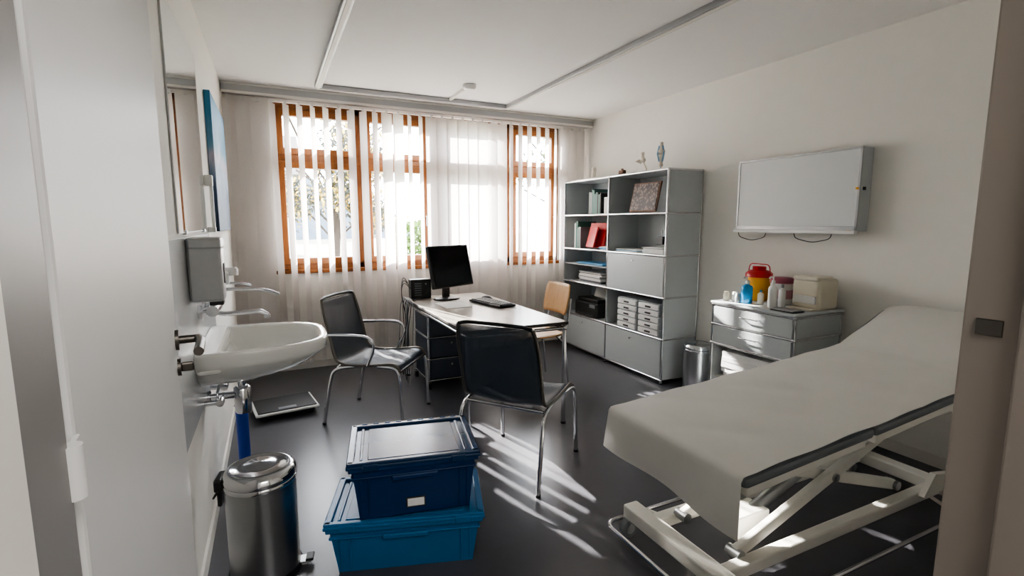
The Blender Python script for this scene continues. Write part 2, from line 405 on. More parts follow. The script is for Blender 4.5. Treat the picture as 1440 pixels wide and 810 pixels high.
b=B(); x0=SX0+.03;z=Z(1); b.bb(x0,x0+.3,4.2,4.62,z,z+.15,BLACK,.012); b.bb(x0+.02,x0+.28,4.22,4.60,z+.15,z+.19,BLACK,.01); b.bb(x0-.02,x0+.05,4.26,4.56,z+.02,z+.03,BK[0],.002); b.bb(x0-.004,x0+.01,4.24,4.34,z+.1,z+.135,BK[1],.002); b.box((x0+.2,4.41,z+.23),(.01,.22,.14),PAPERW,rot=(0,.3,0)); b.done('printer')
b=B(); z=Z(1)
for cyy in (3.42,3.72):
    for k in range(5):
        za=z+.004+k*.056; b.bb(SX0+.03,SX0+.33,cyy-.135,cyy+.135,za,za+.05,USM,.003); b.bb(SX0+.018,SX0+.034,cyy-.13,cyy+.13,za+.003,za+.046,WPL,.003)
        b.bb(SX0+.012,SX0+.02,cyy-.035,cyy+.035,za+.016,za+.03,BK[0],.002)
    b.bb(SX0+.03,SX0+.33,cyy-.138,cyy+.138,z+.284,z+.29,USM)
b.done('drawer_organizer')
zt=SZ[5]+.0065
b=B(); c=V((3.10,3.69,zt)); b.bb(c.x-.05,c.x+.05,c.y-.05,c.y+.05,zt,zt+.012,BK[2],.003); 
b.tube([c+V((.03,-.01,.012)),c+V((.03,0,.05)),c+V((0,.015,.12))],.006,BONE); b.tube([c+V((0,.015,.12)),c+V((0,.02,.19))],.016,BONE); b.sph(c+V((0,.01,.125)),.024,BONE)
for k in range(5): b.tube([c+V((0,.0,.125)),c+V((-.02+.01*k,-.0+.045,.13)),c+V((-.03+.014*k,.075,.115-.004*k))],.0055,BONE,seg=6)
b.done('foot_skeleton_model')
b=B(); c=V((3.13,3.50,zt)); b.lathe([(.045,0),(.045,.012),(.01,.016)],c,BK[2]); b.cyl(c+V((0,0,.015)),c+V((0,0,.05)),.006,STEEL)
b.lathe([(.008,0),(.022,.01),(.016,.03),(.014,.06),(.022,.085),(.03,.095),(.028,.105),(.01,.11)],c+V((0,0,.045)),BONE,seg=18)
b.lathe([(.01,0),(.03,.006),(.034,.025),(.022,.045),(.014,.07),(.013,.10),(.001,.105)],c+V((.003,0,.155)),BONE,seg=18)
for k,(dx,dy) in enumerate(((.026,0),(-.026,.01),(0,.026),(0,-.026))): b.tube([c+V((dx*.6,dy*.6,.09)),c+V((dx*1.2,dy*1.2,.155)),c+V((dx*.7,dy*.7,.225))],.007,CART,seg=8)
b.done('knee_joint_model')
b=B(); c=V((3.10,4.0,zt)); b.bb(c.x-.02,c.x+.02,c.y-.035,c.y+.035,zt,zt+.06,BROWN,.006); b.cyl(c+V((0,0,.05)),c+V((0,0,.075)),.012,BROWN); b.done('wooden_figurine')
b=B(); c=V((3.10,4.48,zt)); b.lathe([(.035,0),(.035,.01),(.008,.015),(.02,.035),(.026,.07),(.012,.095),(.018,.11),(.016,.13),(.001,.14)],c,BONE,seg=16); b.tube([c+V((0,-.02,.07)),c+V((0,-.045,.10)),c+V((0,-.03,.135))],.006,BONE); b.done('white_figurine')

# ---------------------------------------------------------------- desk
TX0,TX1,TY0,TY1,TZ=1.04,1.78,2.83,4.42,.72
b=B()
b.bb(TX0,TX1,TY0,TY1,TZ-.02,TZ,EDGE,.003); b.bb(TX0+.004,TX1-.004,TY0+.004,TY1-.004,TZ-.003,TZ+.0015,TABLE,.0012)
for x_ in (TX0+.02,TX1-.02):
    for y_ in (TY0+.02,TY1-.02):
        b.cyl((x_,y_,.01),(x_,y_,TZ-.03),.015,CHROME,seg=16); b.sph((x_,y_,TZ-.045),.02,CHROME); b.cyl((x_,y_,0),(x_,y_,.014),.018,BLACK,seg=14)
zz=TZ-.045
for x_ in (TX0+.02,TX1-.02): b.cyl((x_,TY0+.02,zz),(x_,TY1-.02,zz),.011,CHROME,seg=12)
for y_ in (TY0+.02,TY1-.02,(TY0+TY1)/2): b.cyl((TX0+.02,y_,zz),(TX1-.02,y_,zz),.011,CHROME,seg=12)
b.done('desk')
b=B(); px0,px1,py0,py1,pz0,pz1=1.12,1.50,3.93,4.33,.075,.62
for x_ in (px0,px1):
    for y_ in (py0,py1):
        b.cyl((x_,y_,pz0),(x_,y_,pz1),.0095,CHROME,seg=12)
        for z_ in (pz0,pz0+.182,pz0+.364,pz1): b.sph((x_,y_,z_),.013,CHROME,seg=12)
        b.cyl((x_,y_,.05),(x_,y_,pz0),.006,STEEL,seg=8); b.cyl((x_-.011,y_,.026),(x_+.011,y_,.026),.026,BLACK,seg=18)
for z_ in (pz0,pz0+.182,pz0+.364,pz1):
    for x_ in (px0,px1): b.cyl((x_,py0,z_),(x_,py1,z_),.0095,CHROME,seg=12)
    for y_ in (py0,py1): b.cyl((px0,y_,z_),(px1,y_,z_),.0095,CHROME,seg=12)
b.bb(px0+.004,px1-.004,py0+.01,py1-.004,pz0,pz1,USMD)
for k in range(3):
    z_=pz0+.182*k; b.bb(px0+.014,px1-.014,py0-.008,py0+.012,z_+.014,z_+.168,USMD,.003); knob(b,((px0+px1)/2,py0-.008,z_+.135),(0,-1,0))
    b.bb(px0-.004,px0+.006,py0+.014,py1-.014,z_+.014,z_+.168,USMD,.003)
b.done('drawer_pedestal')
b=B(); T=Matrix.Rotation(math.radians(-12),4,'X')
b.box((0,0,.29),(.48,.035,.36),BLACK,rot=T,bev=.008); b.box((0,-.018,.294),(.445,.006,.32),SCREEN,rot=T,bev=.001)
b.box((0,.03,.27),(.26,.05,.22),BLACK,rot=T,bev=.015)
b.beam((0,.06,.02),(0,.05,.26),.07,.03,BLACK,.006); b.lathe([(.125,0),(.125,.008),(.11,.016),(.04,.022),(.001,.022)],(0,.05,0),BLACK,sc=(1,.8))
b.box((.0,-.024,.125),(.03,.004,.006),STEEL)
b.done('computer_monitor',loc=(1.375,4.10,TZ+.0015),rz=math.radians(27))
zt=TZ+.0016
b=B(); b.box((0,0,.012),(.16,.44,.018),BLACK,bev=.005)
for i in range(5):
    for j in range(15): b.box((-.056+i*.027,-.196+j*.028,.024),(.022,.023,.008),BK[0],bev=.002,seg=1)
b.done('keyboard',loc=(1.60,3.72,zt),rz=math.radians(12))
b=B(); b.sph((0,0,.0),.032,BLACK,sc=(1.6,1,.9)); b.bb(-.05,.05,-.03,.03,0,.006,BLACK,.002)
for i,v in enumerate(b.v):
    if v.z<0: v.z=0
b.done('computer_mouse',loc=(1.68,4.03,zt))
pile('paper_sheets',1.30,3.80,zt,3,w=.21,d=.3,t=.0012,cols=[PAPERW])
b=B(); b.bb(1.07,1.25,4.26,4.36,zt,zt+.17,BLACK,.008); b.bb(1.09,1.23,4.254,4.262,zt+.02,zt+.15,BK[0],.002)
for k in range(6): b.bb(1.10,1.16,4.250,4.256,zt+.03+k*.02,zt+.038+k*.02,BK[1],.001)
b.cyl((1.2,4.256,zt+.13),(1.2,4.25,zt+.13),.006,STEEL)
for k in range(4): b.tube([(1.18+.015*k,4.255,zt+.04+.02*k),(1.18+.015*k,4.22,zt+.04+.01*k),(1.13-.01*k,4.20,zt+.012),(1.055,4.18-.02*k,zt+.006)],.003,BLACK,seg=6,rnd=.03)
b.done('mini_computer')
b=B(); 
for k in range(7):
    x_=TX0-.03-.008*k; yy=4.0+.05*k; 
    pts=[(TX0-.012,yy+.1,TZ+.012),(TX0-.014,yy+.05,TZ+.014),(TX0-.02-.006*k,yy,TZ-.03),(x_-.03*math.sin(k),yy,.45),(x_-.02+.02*math.cos(k*2),yy+.03,.2),(TX0-.05,yy+.08,.01+.01*k)]
    b.tube(pts,.0035,BLACK if k%3 else BK[1],seg=6,rnd=.08)
for k in range(3): b.tube([(1.055,4.32-.05*k,.86-.02*k),(1.01-.01*k,4.30-.05*k,.93-.02*k),(.985-.012*k,4.28-.05*k,.8),(1.0,4.2,.6)],.0035,BLACK,seg=6,rnd=.06)
b.done('cable_bundle')

# ---------------------------------------------------------------- chairs
def mesh_chair(loc,rz,arms):
    b=B()
    prof=[(-.30,.86),(-.27,.74),(-.235,.60),(-.215,.50),(-.185,.445),(-.10,.425),(.05,.43),(.18,.445),(.235,.435),(.26,.40)]
    def cr(t):
        n=len(prof)-1; t=t*n; i=min(int(t),n-1); u=t-i
        p=[V(prof[max(0,min(n,i+k))]) for k in (-1,0,1,2)]
        return .5*((2*p[1])+(p[2]-p[0])*u+(2*p[0]-5*p[1]+4*p[2]-p[3])*u*u+(3*p[1]-p[0]-3*p[2]+p[3])*u**3)
    hw=.23
    def f(u,v):
        p=cr(u); s=(v-.5)*2; sag=.018*(1-s*s)*(1 if .05<u<.95 else .3)
        w=hw-(.02*max(0,(.15-u)/.15)**2)
        if u<.38: return (p.x-sag,s*w,p.y)
        return (p.x,s*w,p.y-sag)
    b.surf(f,36,12,MESHF,th=.003)
    for s in (-1,1):
        b.tube([(cr(t/30).x,s*(hw+.004-(.02*max(0,(.15-t/30)/.15)**2)),cr(t/30).y) for t in range(31)],.010,STEELD,seg=10)
        b.tube([(.10,s*hw,.425),(.235,s*(hw+.012),.425),(.262,s*(hw+.016),.36),(.275,s*(hw+.02),.006)],.0115,CHROME,rnd=.06)
        b.tube([(-.05,s*hw,.42),(-.215,s*(hw+.012),.40),(-.245,s*(hw+.016),.30),(-.30,s*(hw+.02),.006)],.0115,CHROME,rnd=.08)
        for x_ in (.275,-.30): b.cyl((x_,s*(hw+.02),0),(x_,s*(hw+.02),.014),.014,BLACK,seg=12)
        if arms: 
            b.tube([(.03,s*(hw+.010),.43),(.10,s*(hw+.03),.57),(.06,s*(hw+.035),.635),(-.06,s*(hw+.035),.64),(-.245,s*(hw+.012),.63)],.010,CHROME,rnd=.06)
    b.tube([(-.30,-hw+.02,.86),(-.306,-hw+.06,.872),(-.312,0,.875),(-.306,hw-.06,.872),(-.30,hw-.02,.86)],.010,BLACK,rnd=.03)
    b.cyl((.20,-hw,.415),(.20,hw,.415),.010,CHROME); b.cyl((-.19,-hw,.405),(-.19,hw,.405),.010,CHROME)
    b.cyl((.26,-hw,.398),(.26,hw,.398),.007,BLACK)
    b.done('mesh_chair',loc=loc,rz=rz)
mesh_chair((.65,3.57,0),math.radians(-36),True)
mesh_chair((1.23,2.47,0),math.radians(38),False)
b=B()
def fb(u,v):
    s=(v-.5)*2; z=.60+.26*u; return (-.20-.05*u-.035*(1-s*s)*1,s*.20*(1-.12*abs(2*u-1)**4),z)
b.surf(fb,10,14,WOODC,th=.011)
def fs_(u,v):
    s=(v-.5)*2; x_=-.20+.42*u; return (x_,s*.21*(1-.08*abs(2*u-1)**4),.45+.012*s*s-.02*math.sin(u*math.pi)-(.03*max(0,(u-.85)/.15)**2))
b.surf(fs_,14,12,WOODC,th=.011)
for s in (-1,1):
    b.tube([(-.26,s*.17,.74),(-.235,s*.175,.56),(-.2,s*.18,.44),(.17,s*.18,.43),(.2,s*.19,.38),(.22,s*.2,.005)],.010,CHROME,rnd=.05)
    b.tube([(-.12,s*.18,.43),(-.19,s*.19,.36),(-.23,s*.2,.005)],.010,CHROME,rnd=.05)
b.cyl((.1,-.18,.425),(.1,.18,.425),.009,CHROME); b.cyl((-.15,-.18,.425),(-.15,.18,.425),.009,CHROME)
b.done('wooden_chair',loc=(2.01,3.75,0),rz=math.pi)

# ---------------------------------------------------------------- light box
b=B(); x0,x1,y0,y1,z0,z1=3.235,XR,1.87,2.76,1.33,1.84
b.bb(x0+.01,x1-.001,y0,y1,z0,z1,USM,.003)
b.bb(x0,x0+.012,y0,y1,z0,z0+.03,ALU,.002); b.bb(x0,x0+.012,y0,y1,z1-.014,z1,ALU,.002); b.bb(x0,x0+.012,y0,y0+.016,z0,z1,ALU,.002); b.bb(x0,x0+.012,y1-.016,y1,z0,z1,ALU,.002)
b.bb(x0+.004,x0+.010,y0+.012,y1-.012,z0+.03,z1-.012,mat('lightbox_panel','#d3d7d7',.35,var=.01))
b.bb(x0-.025,x0+.01,y0-.004,y1+.004,z0-.018,z0+.004,WPL,.003)
b.bb(x0+.03,x0+.055,y0-.006,y0+.002,z0+.25,z0+.27,BK[0],.002); b.bb(x0+.03,x0+.055,y1-.002,y1+.008,z0+.25,z0+.275,BK[0],.003)
b.box((x0-.006,y0+.012,z0+.26),(.008,.014,.014),YEL); b.box((x0-.006,y0+.045,z0+.0),(.012,.02,.012),YEL)
b.done('x_ray_light_box')
b=B()
for ya,yb in ((2.76,2.52),(2.30,2.04)): b.tube([(3.27,ya,1.308),(3.27,ya-.01,1.275),(3.27,(ya+yb)/2,1.25),(3.27,yb+.01,1.275),(3.27,yb,1.308)],.003,BK[0],seg=6,rnd=.04)
b.done('power_cable')
# ---------------------------------------------------------------- medical drawer cabinet
CX0,CX1,CY0,CY1=2.86,3.31,1.96,2.59; CZ=[.07,.52,.66,.80]
b=B()
for x_ in (CX0,CX1):
    for y_ in (CY0,CY1):
        b.cyl((x_,y_,CZ[0]),(x_,y_,CZ[-1]),.0095,CHROME,seg=12); b.cyl((x_,y_,.05),(x_,y_,.08),.006,STEEL,seg=8)
        b.cyl((x_,y_-.01,.027),(x_,y_+.01,.027),.027,BLACK,seg=18)
        for z in CZ: b.sph((x_,y_,z),.0135,CHROME,seg=12)
for z in CZ:
    for x_ in (CX0,CX1): b.cyl((x_,CY0,z),(x_,CY1,z),.0095,CHROME,seg=12)
    for y_ in (CY0,CY1): b.cyl((CX0,y_,z),(CX1,y_,z),.0095,CHROME,seg=12)
for i in range(3):
    za,zb=CZ[i]+.009,CZ[i+1]-.009
    b.bb(CX0+.01,CX1-.01,CY0-.004,CY0+.004,za,zb,USM); b.bb(CX0+.01,CX1-.01,CY1-.004,CY1+.004,za,zb,USM); b.bb(CX1-.004,CX1+.004,CY0+.01,CY1-.01,za,zb,USM)
for z in (CZ[0],CZ[1],CZ[2],CZ[3]): b.bb(CX0+.008,CX1-.008,CY0+.008,CY1-.008,z-.005,z+.005,USM)
for i in (1,2):
    b.bb(CX0-.008,CX0+.008,CY0+.012,CY1-.012,CZ[i]+.010,CZ[i+1]-.010,USM,.003)
    yc=(CY0+CY1)/2; zc=(CZ[i]+CZ[i+1])/2+.015
    b.tube([(CX0-.008,yc-.07,zc),(CX0-.03,yc-.07,zc),(CX0-.03,yc+.07,zc),(CX0-.008,yc+.07,zc)],.004,CHROME,seg=8,rnd=.01)
b.bb(CX0+.02,CX1-.02,CY0+.02,CY1-.02,.27,.278,WHITE)
b.bb(CX0-.02,CX1+.012,CY0-.012,CY1+.012,CZ[3]+.010,CZ[3]+.026,USM,.004)
b.done('instrument_cabinet')
pile('paper_roll_stack',2.98,2.28,CZ[0]+.006,5,w=.2,d=.4,t=.03,cols=[PAPERW,WPL])
pile('towel_stack',3.0,2.30,.279,5,w=.24,d=.42,t=.035,cols=[PAPERW])
zc=CZ[3]+.027
def bottle(name,x,y,r,h,mb,mc,pump=False):
    b=B(); b.lathe([(r*.92,0),(r,.006),(r,h*.68),(r*.85,h*.76),(r*.35,h*.82),(r*.35,h*.86)],(x,y,zc),mb,seg=20)
    b.lathe([(r*.42,h*.85),(r*.42,h*.97),(r*.3,h)],(x,y,zc),mc,seg=16)
    if pump: b.cyl((x,y,zc+h),(x,y,zc+h+.025),.004,mc,seg=8); b.tube([(x,y,zc+h+.022),(x-.035,y,zc+h+.022),(x-.04,y,zc+h+.012)],.005,mc,seg=8,rnd=.006)
    b.done(name)
bottle('disinfectant_bottle',2.96,2.40,.038,.16,CYAN,WPL,True)
bottle('pump_bottle',2.96,2.20,.028,.18,WPL,WPL,True)
bottle('spray_bottle',3.04,2.19,.022,.15,WPL,BK[1])
bottle('medicine_bottle',3.0,2.32,.02,.10,BEIGE,BLP)
b=B(); b.lathe([(.06,0),(.072,.01),(.082,.17),(.086,.18)],(3.15,2.46,zc),YEL); b.lathe([(.09,.17),(.09,.195),(.07,.215),(.045,.22),(.045,.245),(.001,.245)],(3.15,2.46,zc),RED)
b.tube([(3.15,2.37,zc+.19),(3.15,2.38,zc+.262),(3.15,2.54,zc+.262),(3.15,2.55,zc+.19)],.004,RED,seg=8,rnd=.03); b.done('sharps_container')
b=B(); b.lathe([(.066,0),(.07,.008),(.07,.15)],(3.16,2.285,zc),WPL); b.lathe([(.075,.145),(.075,.175),(.06,.183),(.001,.185)],(3.16,2.285,zc),PINK)
b.cyl((3.16,2.285,zc+.04),(3.16,2.285,zc+.10),.0715,mat('label_pink','#b98a94',.5)); b.done('wipes_tub')
b=B(); b.box((3.18,2.06,zc+.10),(.2,.19,.20),BEIGE,bev=.025,seg=4); b.box((3.15,2.06,zc+.20),(.16,.17,.03),BEIGE,bev=.01); b.box((3.08,2.06,zc+.065),(.02,.15,.05),BK[2],bev=.004); b.bb(3.03,3.2,1.975,2.15,zc,zc+.012,BEIGE,.003); b.done('paper_towel_dispenser')
b=B()
for k in range(3): b.lathe([(.018,0),(.02,.004),(.02,.05),(.017,.052),(.017,.065),(.001,.066)],(2.93+.03*(k%2),2.545-.05*k,zc),(BEIGE,WPL,BK[1])[k],seg=16)
b.done('medicine_jars')
b=B(); b.bb(2.86,2.97,1.98,2.14,zc,zc+.008,BK[0],.002); b.bb(2.87,2.96,1.99,2.13,zc+.008,zc+.014,STEEL,.002); b.done('instrument_tray')
def pedal_bin(name,loc,r,h,rz,dome=.04):
    b=B()
    b.lathe([(r*1.0,0),(r*1.06,.004),(r*1.06,.018),(r,.024)],(0,0,0),BLACK,seg=48)
    b.lathe([(r*.99,.02),(r*.99,h*.86)],(0,0,0),STEEL,seg=48)
    b.lathe([(r*1.02,h*.85),(r*1.03,h*.86),(r*1.03,h*.885),(r*1.0,h*.89)],(0,0,0),CHROME,seg=48)
    b.lathe([(r*1.02,h*.893),(r*1.04,h*.905),(r*1.03,h*.93),(r*.95,h*.93+dome*.5),(r*.8,h*.93+dome*.72),(r*.78,h*.93+dome*.6),(r*.4,h*.93+dome*.85),(r*.02,h*.93+dome)],(0,0,0),CHROME,seg=48)
    b.box((-r-.012,0,h*.88),(.03,.09,.05),BLACK,bev=.008); b.box((-r-.012,0,h*.80),(.016,.07,.10),BLACK,bev=.006)
    b.tube([(-r-.01,-.035,h*.84),(-r-.035,-.035,h*.76),(-r-.035,.035,h*.76),(-r-.01,.035,h*.84)],.004,BLACK,seg=8,rnd=.02)
    b.box((r+.015,0,.02),(.055,.05,.008),STEEL,bev=.003); b.box((r+.035,0,.027),(.03,.05,.012),BLACK,bev=.004)
    b.tube([(r+.0,-.02,.012),(r+.03,-.02,.012)],.004,STEEL,seg=6)
    b.done(name,loc=loc,rz=rz)
pedal_bin('pedal_bin',(-.09,2.09,0),.128,.45,math.radians(-10))
pedal_bin('pedal_bin',(3.13,2.97,0),.115,.40,math.radians(200))
# ---------------------------------------------------------------- crates
def crate(name,loc,rz,L,D,H,m,lid,mlid,label=False):
    b=B(); tp=.90; th=.006
    hl,hd=L/2-.02,D/2-.015
    def ring(z,o=0.): 
        k=tp+(1-tp)*z/H; return [(sx*(hl*k+o),sy*(hd*k+o),z) for sx,sy in ((-1,-1),(1,-1),(1,1),(-1,1))]
    lo=ring(0);hi=ring(H-.012);li=ring(.008,-th);hi2=ring(H-.012,-th)
    vs=lo+hi+hi2+li
    fs=[[3,2,1,0]]+[[i,(i+1)%4,4+(i+1)%4,4+i] for i in range(4)]+[[4+i,4+(i+1)%4,8+(i+1)%4,8+i] for i in range(4)]+[[8+i,8+(i+1)%4,12+(i+1)%4,12+i] for i in range(4)]+[[12,13,14,15]]
    b.add(vs,fs,m)
    for z,o,t in ((H-.018,.012,.018),(H-.055,.007,.008)):
        k=tp+(1-tp)*z/H
        for sy in (-1,1): b.box((0,sy*(hd*k+o/2),z),(2*hl*k+2*o,o+.004,t),m,bev=.003)
        for sx in (-1,1): b.box((sx*(hl*k+o/2),0,z),(o+.004,2*hd*k+2*o,t),m,bev=.003)
    for sx in (-1,1):
        for q in (-.62,-.3,.3,.62):
            b.beam((sx*(hl*tp+.001),q*hd,.01),(sx*(hl*.99+.003),q*hd,H-.05),.008,.006,m,.001)
        b.box((sx*(hl*.98+.012),0,H*.72),(.02,.14,.03),m,bev=.006)
    for sy in (-1,1):
        for q in (-.86,-.74,.74,.86):
            b.beam((q*hl,sy*(hd*tp+.001),.01),(q*hl,sy*(hd*.99+.003),H-.05),.006,.008,m,.001)
        b.box((0,sy*(hd*.985+.006),H*.72),(.18,.016,.022),m,bev=.005)
    if label: b.box((.0,-(hd*.93+.002),H*.22),(.075,.004,.04),STEELD,rot=(math.radians(-6),0,0)); b.box((.0,-(hd*.93+.0035),H*.22),(.065,.004,.03),PAPERW,rot=(math.radians(-6),0,0))
    if lid:
        z=H-.006
        b.box((0,0,z),(L,D,.014),mlid,bev=.004)
        for sy in (-1,1): b.box((0,sy*(D/2-.014),z+.012),(L-.01,.024,.014),mlid,bev=.004)
        for sx in (-1,1): b.box((sx*(L/2-.016),0,z+.012),(.028,D-.01,.014),mlid,bev=.004)
        for sx in (-1,1): b.box((sx*(L/2-.055),0,z+.009),(.012,D-.08,.008),mlid,bev=.003)
        b.box((0,0,z+.008),(L-.16,D-.09,.006),mlid,bev=.002)
        for sx in (-1,1):
            for sy in (-1,1): b.box((sx*(L/2-.09),sy*(D/2-.004),z-.004),(.06,.012,.03),mlid,bev=.004)
        for k in range(9): b.cyl((-L/2+.06+k*(L-.12)/8-.012,D/2-.006,z+.013),(-L/2+.06+k*(L-.12)/8+.012,D/2-.006,z+.013),.009,mlid,seg=10)
    b.done(name,loc=loc,rz=rz)
crate('storage_crate',(.47,2.02,0),math.radians(-17),.63,.38,.21,BLUE_L,True,BLUE_L)
crate('storage_crate',(.495,2.02,.226),math.radians(-11),.52,.39,.235,BLUE_D,True,BLID,True)

# ---------------------------------------------------------------- exam table
b=B(); yA,yB_=1.0,1.70; 
PR=[(1.28,.592),(1.96,.635),(2.85,.70),(3.29,.875)]
def zt_(x):
    for (a,za),(c,zc_) in zip(PR,PR[1:]):
        if x<=c: return za+(zc_-za)*(x-a)/(c-a)
    return PR[-1][1]
TH=.038
for (a,za),(c,zc_) in zip(PR,PR[1:]):
    p0=V((a+.004,(yA+yB_)/2,za-TH/2));p1=V((c-.004,(yA+yB_)/2,zc_-TH/2)); b.beam(p0,p1,yB_-yA,TH,DGREY,.014)
    for y in (yA+.03,yB_-.03): b.beam((a+.03,y,za-TH-.018),(c-.03,y,zc_-TH-.018),.03,.034,WHITE,.004)
    for t in (.1,.9): 
        x_=a+(c-a)*t; z_=zt_(x_)-TH-.018; b.beam((x_,yA+.03,z_),(x_,yB_-.03,z_),.025,.025,WHITE,.003)
for y in (yA+.13,yB_-.13): b.beam((1.45,y,.50),(2.85,y,.55),.04,.045,WHITE,.005)
for x_ in (1.47,2.1,2.8): b.beam((x_,yA+.13,.50+.05*(x_-1.45)/1.4),(x_,yB_-.13,.50+.05*(x_-1.45)/1.4),.035,.035,WHITE,.004)
for y in (1.17,1.53): b.beam((1.38,y,.115),(2.88,y,.115),.05,.05,WHITE,.006)
b.beam((1.38,1.06,.115),(1.38,1.66,.115),.075,.06,WHITE,.008); b.beam((2.86,1.06,.115),(2.86,1.66,.115),.075,.06,WHITE,.008)
for y in (1.215,1.485):
    b.beam((1.52,y,.14),(2.62,y,.51),.03,.05,WHITE,.006)
    b.cyl((1.52,y-.03,.14),(1.52,y+.03,.14),.022,STEEL); b.cyl((2.62,y-.03,.51),(2.62,y+.03,.51),.022,STEEL)
for y in (1.25,1.45):
    b.beam((2.62,y,.14),(1.56,y,.48),.03,.05,WHITE,.006)
    b.cyl((2.62,y-.03,.14),(2.62,y+.03,.14),.022,STEEL)
b.cyl((2.08,1.19,.32),(2.08,1.51,.32),.018,STEEL)
b.cyl((1.75,1.35,.16),(2.35,1.35,.39),.028,STEEL); b.cyl((2.15,1.35,.31),(2.45,1.35,.43),.014,CHROME)
b.box((1.72,1.35,.15),(.2,.11,.09),WHITE,bev=.01)
for y in (1.12,1.58):
    b.beam((2.45,y,.54),(3.0,y,.68),.02,.03,WHITE,.003)
    vs=[(2.60,y-.012,.145),(2.92,y-.012,.145),(2.92,y-.012,.20),(2.68,y-.012,.24)]; vs2=[(x_,yy+.024,z_) for x_,yy,z_ in vs]
    b.add(vs+vs2,[[0,1,2,3],[7,6,5,4],[0,4,5,1],[1,5,6,2],[2,6,7,3],[3,7,4,0]],WHITE)
for x_ in (1.38,2.86):
    for y in (1.08,1.64):
        b.cyl((x_,y,.07),(x_,y,.11),.012,STEEL); b.cyl((x_-.02,y-.014,.04),(x_-.02,y+.014,.04),.04,BK[1],seg=24); b.cyl((x_-.02,y-.018,.04),(x_-.02,y+.018,.04),.022,STEEL,seg=18)
        b.box((x_-.012,y,.075),(.045,.045,.02),STEEL,bev=.004)
b.tube([(1.27,1.03,.06),(2.98,1.03,.06),(2.98,1.69,.06),(1.27,1.69,.06)],.0095,CHROME,rnd=.06,closed=True)
for y in (1.03,1.69): 
    for x_ in (1.5,2.75): b.beam((x_,y,.06),(x_,1.17 if y<1.3 else 1.53,.1),.015,.012,WHITE,.002)
b.done('examination_table')
b=B()
Ld=.17
def fp(u,v):
    s=u*(Ld+2.02); y=1.006+.675*v
    wv=.004*math.sin(9*y+3*s)+.003*math.sin(17*s+5*y)
    if s<Ld:
        d=Ld-s; k=d/Ld
        return (1.268-.012*k-.014*math.sin(12*y+1)*k, y+(-.015+.02*v)*k, zt_(1.28)+.004-d*(1+.15*(1-v)) )
    x=1.268+(s-Ld)
    e=min(1,(s-Ld)/.03)
    lift=.012*max(0,math.sin((x-1.2)*2.2))*(1-abs(2*v-1)**3)
    z=zt_(min(x,3.29))+.005+abs(wv)*e+lift*.6
    if x>2.9: z+=.03*min(1,(x-2.9)/.2)*(1-abs(2*v-1)**4)
    return (min(x,3.285),y,z)
b.surf(fp,110,30,PAPER)
b.done('paper_sheet_cover',fix=False)

# ---------------------------------------------------------------- left wall
b=B(); b.bb(XL+.001,XL+.009,1.85,3.17,.59,1.325,SPLASH,.002)
for y in (1.88,3.14):
    for z in (.62,1.29): b.cyl((XL+.009,y,z),(XL+.013,y,z),.008,STEEL,seg=12)
b.done('splash_panel')
b=B(); b.bb(XL+.001,XL+.008,2.2,3.1,1.345,2.21,MIRR); b.bb(XL+.001,XL+.007,2.197,3.103,1.342,2.213,STEEL); 
for y in (2.35,2.95): b.bb(XL+.001,XL+.014,y-.015,y+.015,1.335,1.352,STEEL,.002)
b.done('wall_mirror')
b=B(); b.bb(XL+.001,XL+.035,3.5,4.45,1.33,2.15,ART,.003); b.done('canvas_painting')
b=B(); b.tube([(XL+.03,3.22,1.34),(XL+.03,3.22,1.62)],.009,WPL); b.bb(XL,XL+.04,3.20,3.24,1.58,1.64,WPL,.006); b.bb(XL,XL+.04,3.20,3.24,1.33,1.36,WPL,.006); b.done('wall_rail')
XD=XL+.0095
b=B(); b.box((XD+.062,2.33,1.195),(.118,.115,.25),STEEL,bev=.01); b.box((XD+.063,2.33,1.30),(.122,.12,.05),STEEL,bev=.012); b.box((XD+.09,2.33,1.062),(.05,.06,.02),BLACK,bev=.004); b.bb(XD+.12,XD+.125,2.31,2.35,1.14,1.22,BK[0]); b.done('soap_dispenser')
b=B(); b.box((XD+.05,2.98,1.10),(.09,.09,.07),WPL,bev=.012); b.lathe([(.035,0),(.035,.03),(.028,.04)],(XD+.10,2.98,1.11),WPL,seg=20); b.tube([(XD+.05,2.98,1.07),(XD+.16,2.98,1.065),(XD+.19,2.98,1.05)],.007,CHROME,rnd=.02); b.done('hand_soap_pump')
b=B(); b.box((XD+.012,2.98,1.24),(.022,.08,.08),WPL,bev=.006); b.cyl((XD+.022,2.98,1.24),(XD+.026,2.98,1.24),.02,BK[2]); b.done('wall_socket')
b=B(); x=XL+.0095
for y in (2.50,2.66): b.cyl((x,y,1.0),(x+.012,y,1.0),.032,CHROME); b.cyl((x,y,1.0),(x+.06,y,1.0),.014,CHROME)
b.cyl((x+.055,2.48,1.0),(x+.055,2.68,1.0),.024,CHROME); b.cyl((x+.055,2.58,.995),(x+.055,2.58,1.07),.022,CHROME)
b.tube([(x+.055,2.58,.985),(x+.09,2.58,.97),(x+.24,2.58,.975),(x+.265,2.58,.955)],.011,CHROME,rnd=.03)
b.tube([(x+.055,2.58,1.07),(x+.10,2.58,1.085),(x+.26,2.58,1.075),(x+.32,2.60,1.045)],.008,CHROME,rnd=.05)
b.cyl((x+.265,2.58,.958),(x+.265,2.58,.94),.013,CHROME); b.done('wall_faucet')
b=B(); Yc=2.58; Zr=.86; N=64
def outl(t):
    a=-math.pi/2+math.pi*t; c_,s_=math.cos(a),math.sin(a); n=.62
    return V((.52*abs(c_)**n, .315*math.copysign(abs(s_)**.62,s_)))
out=[outl(i/(N-1)) for i in range(N)]
out+= [V((0,.315-.63*k/12)) for k in range(1,12)]
NN=len(out); rings=[]
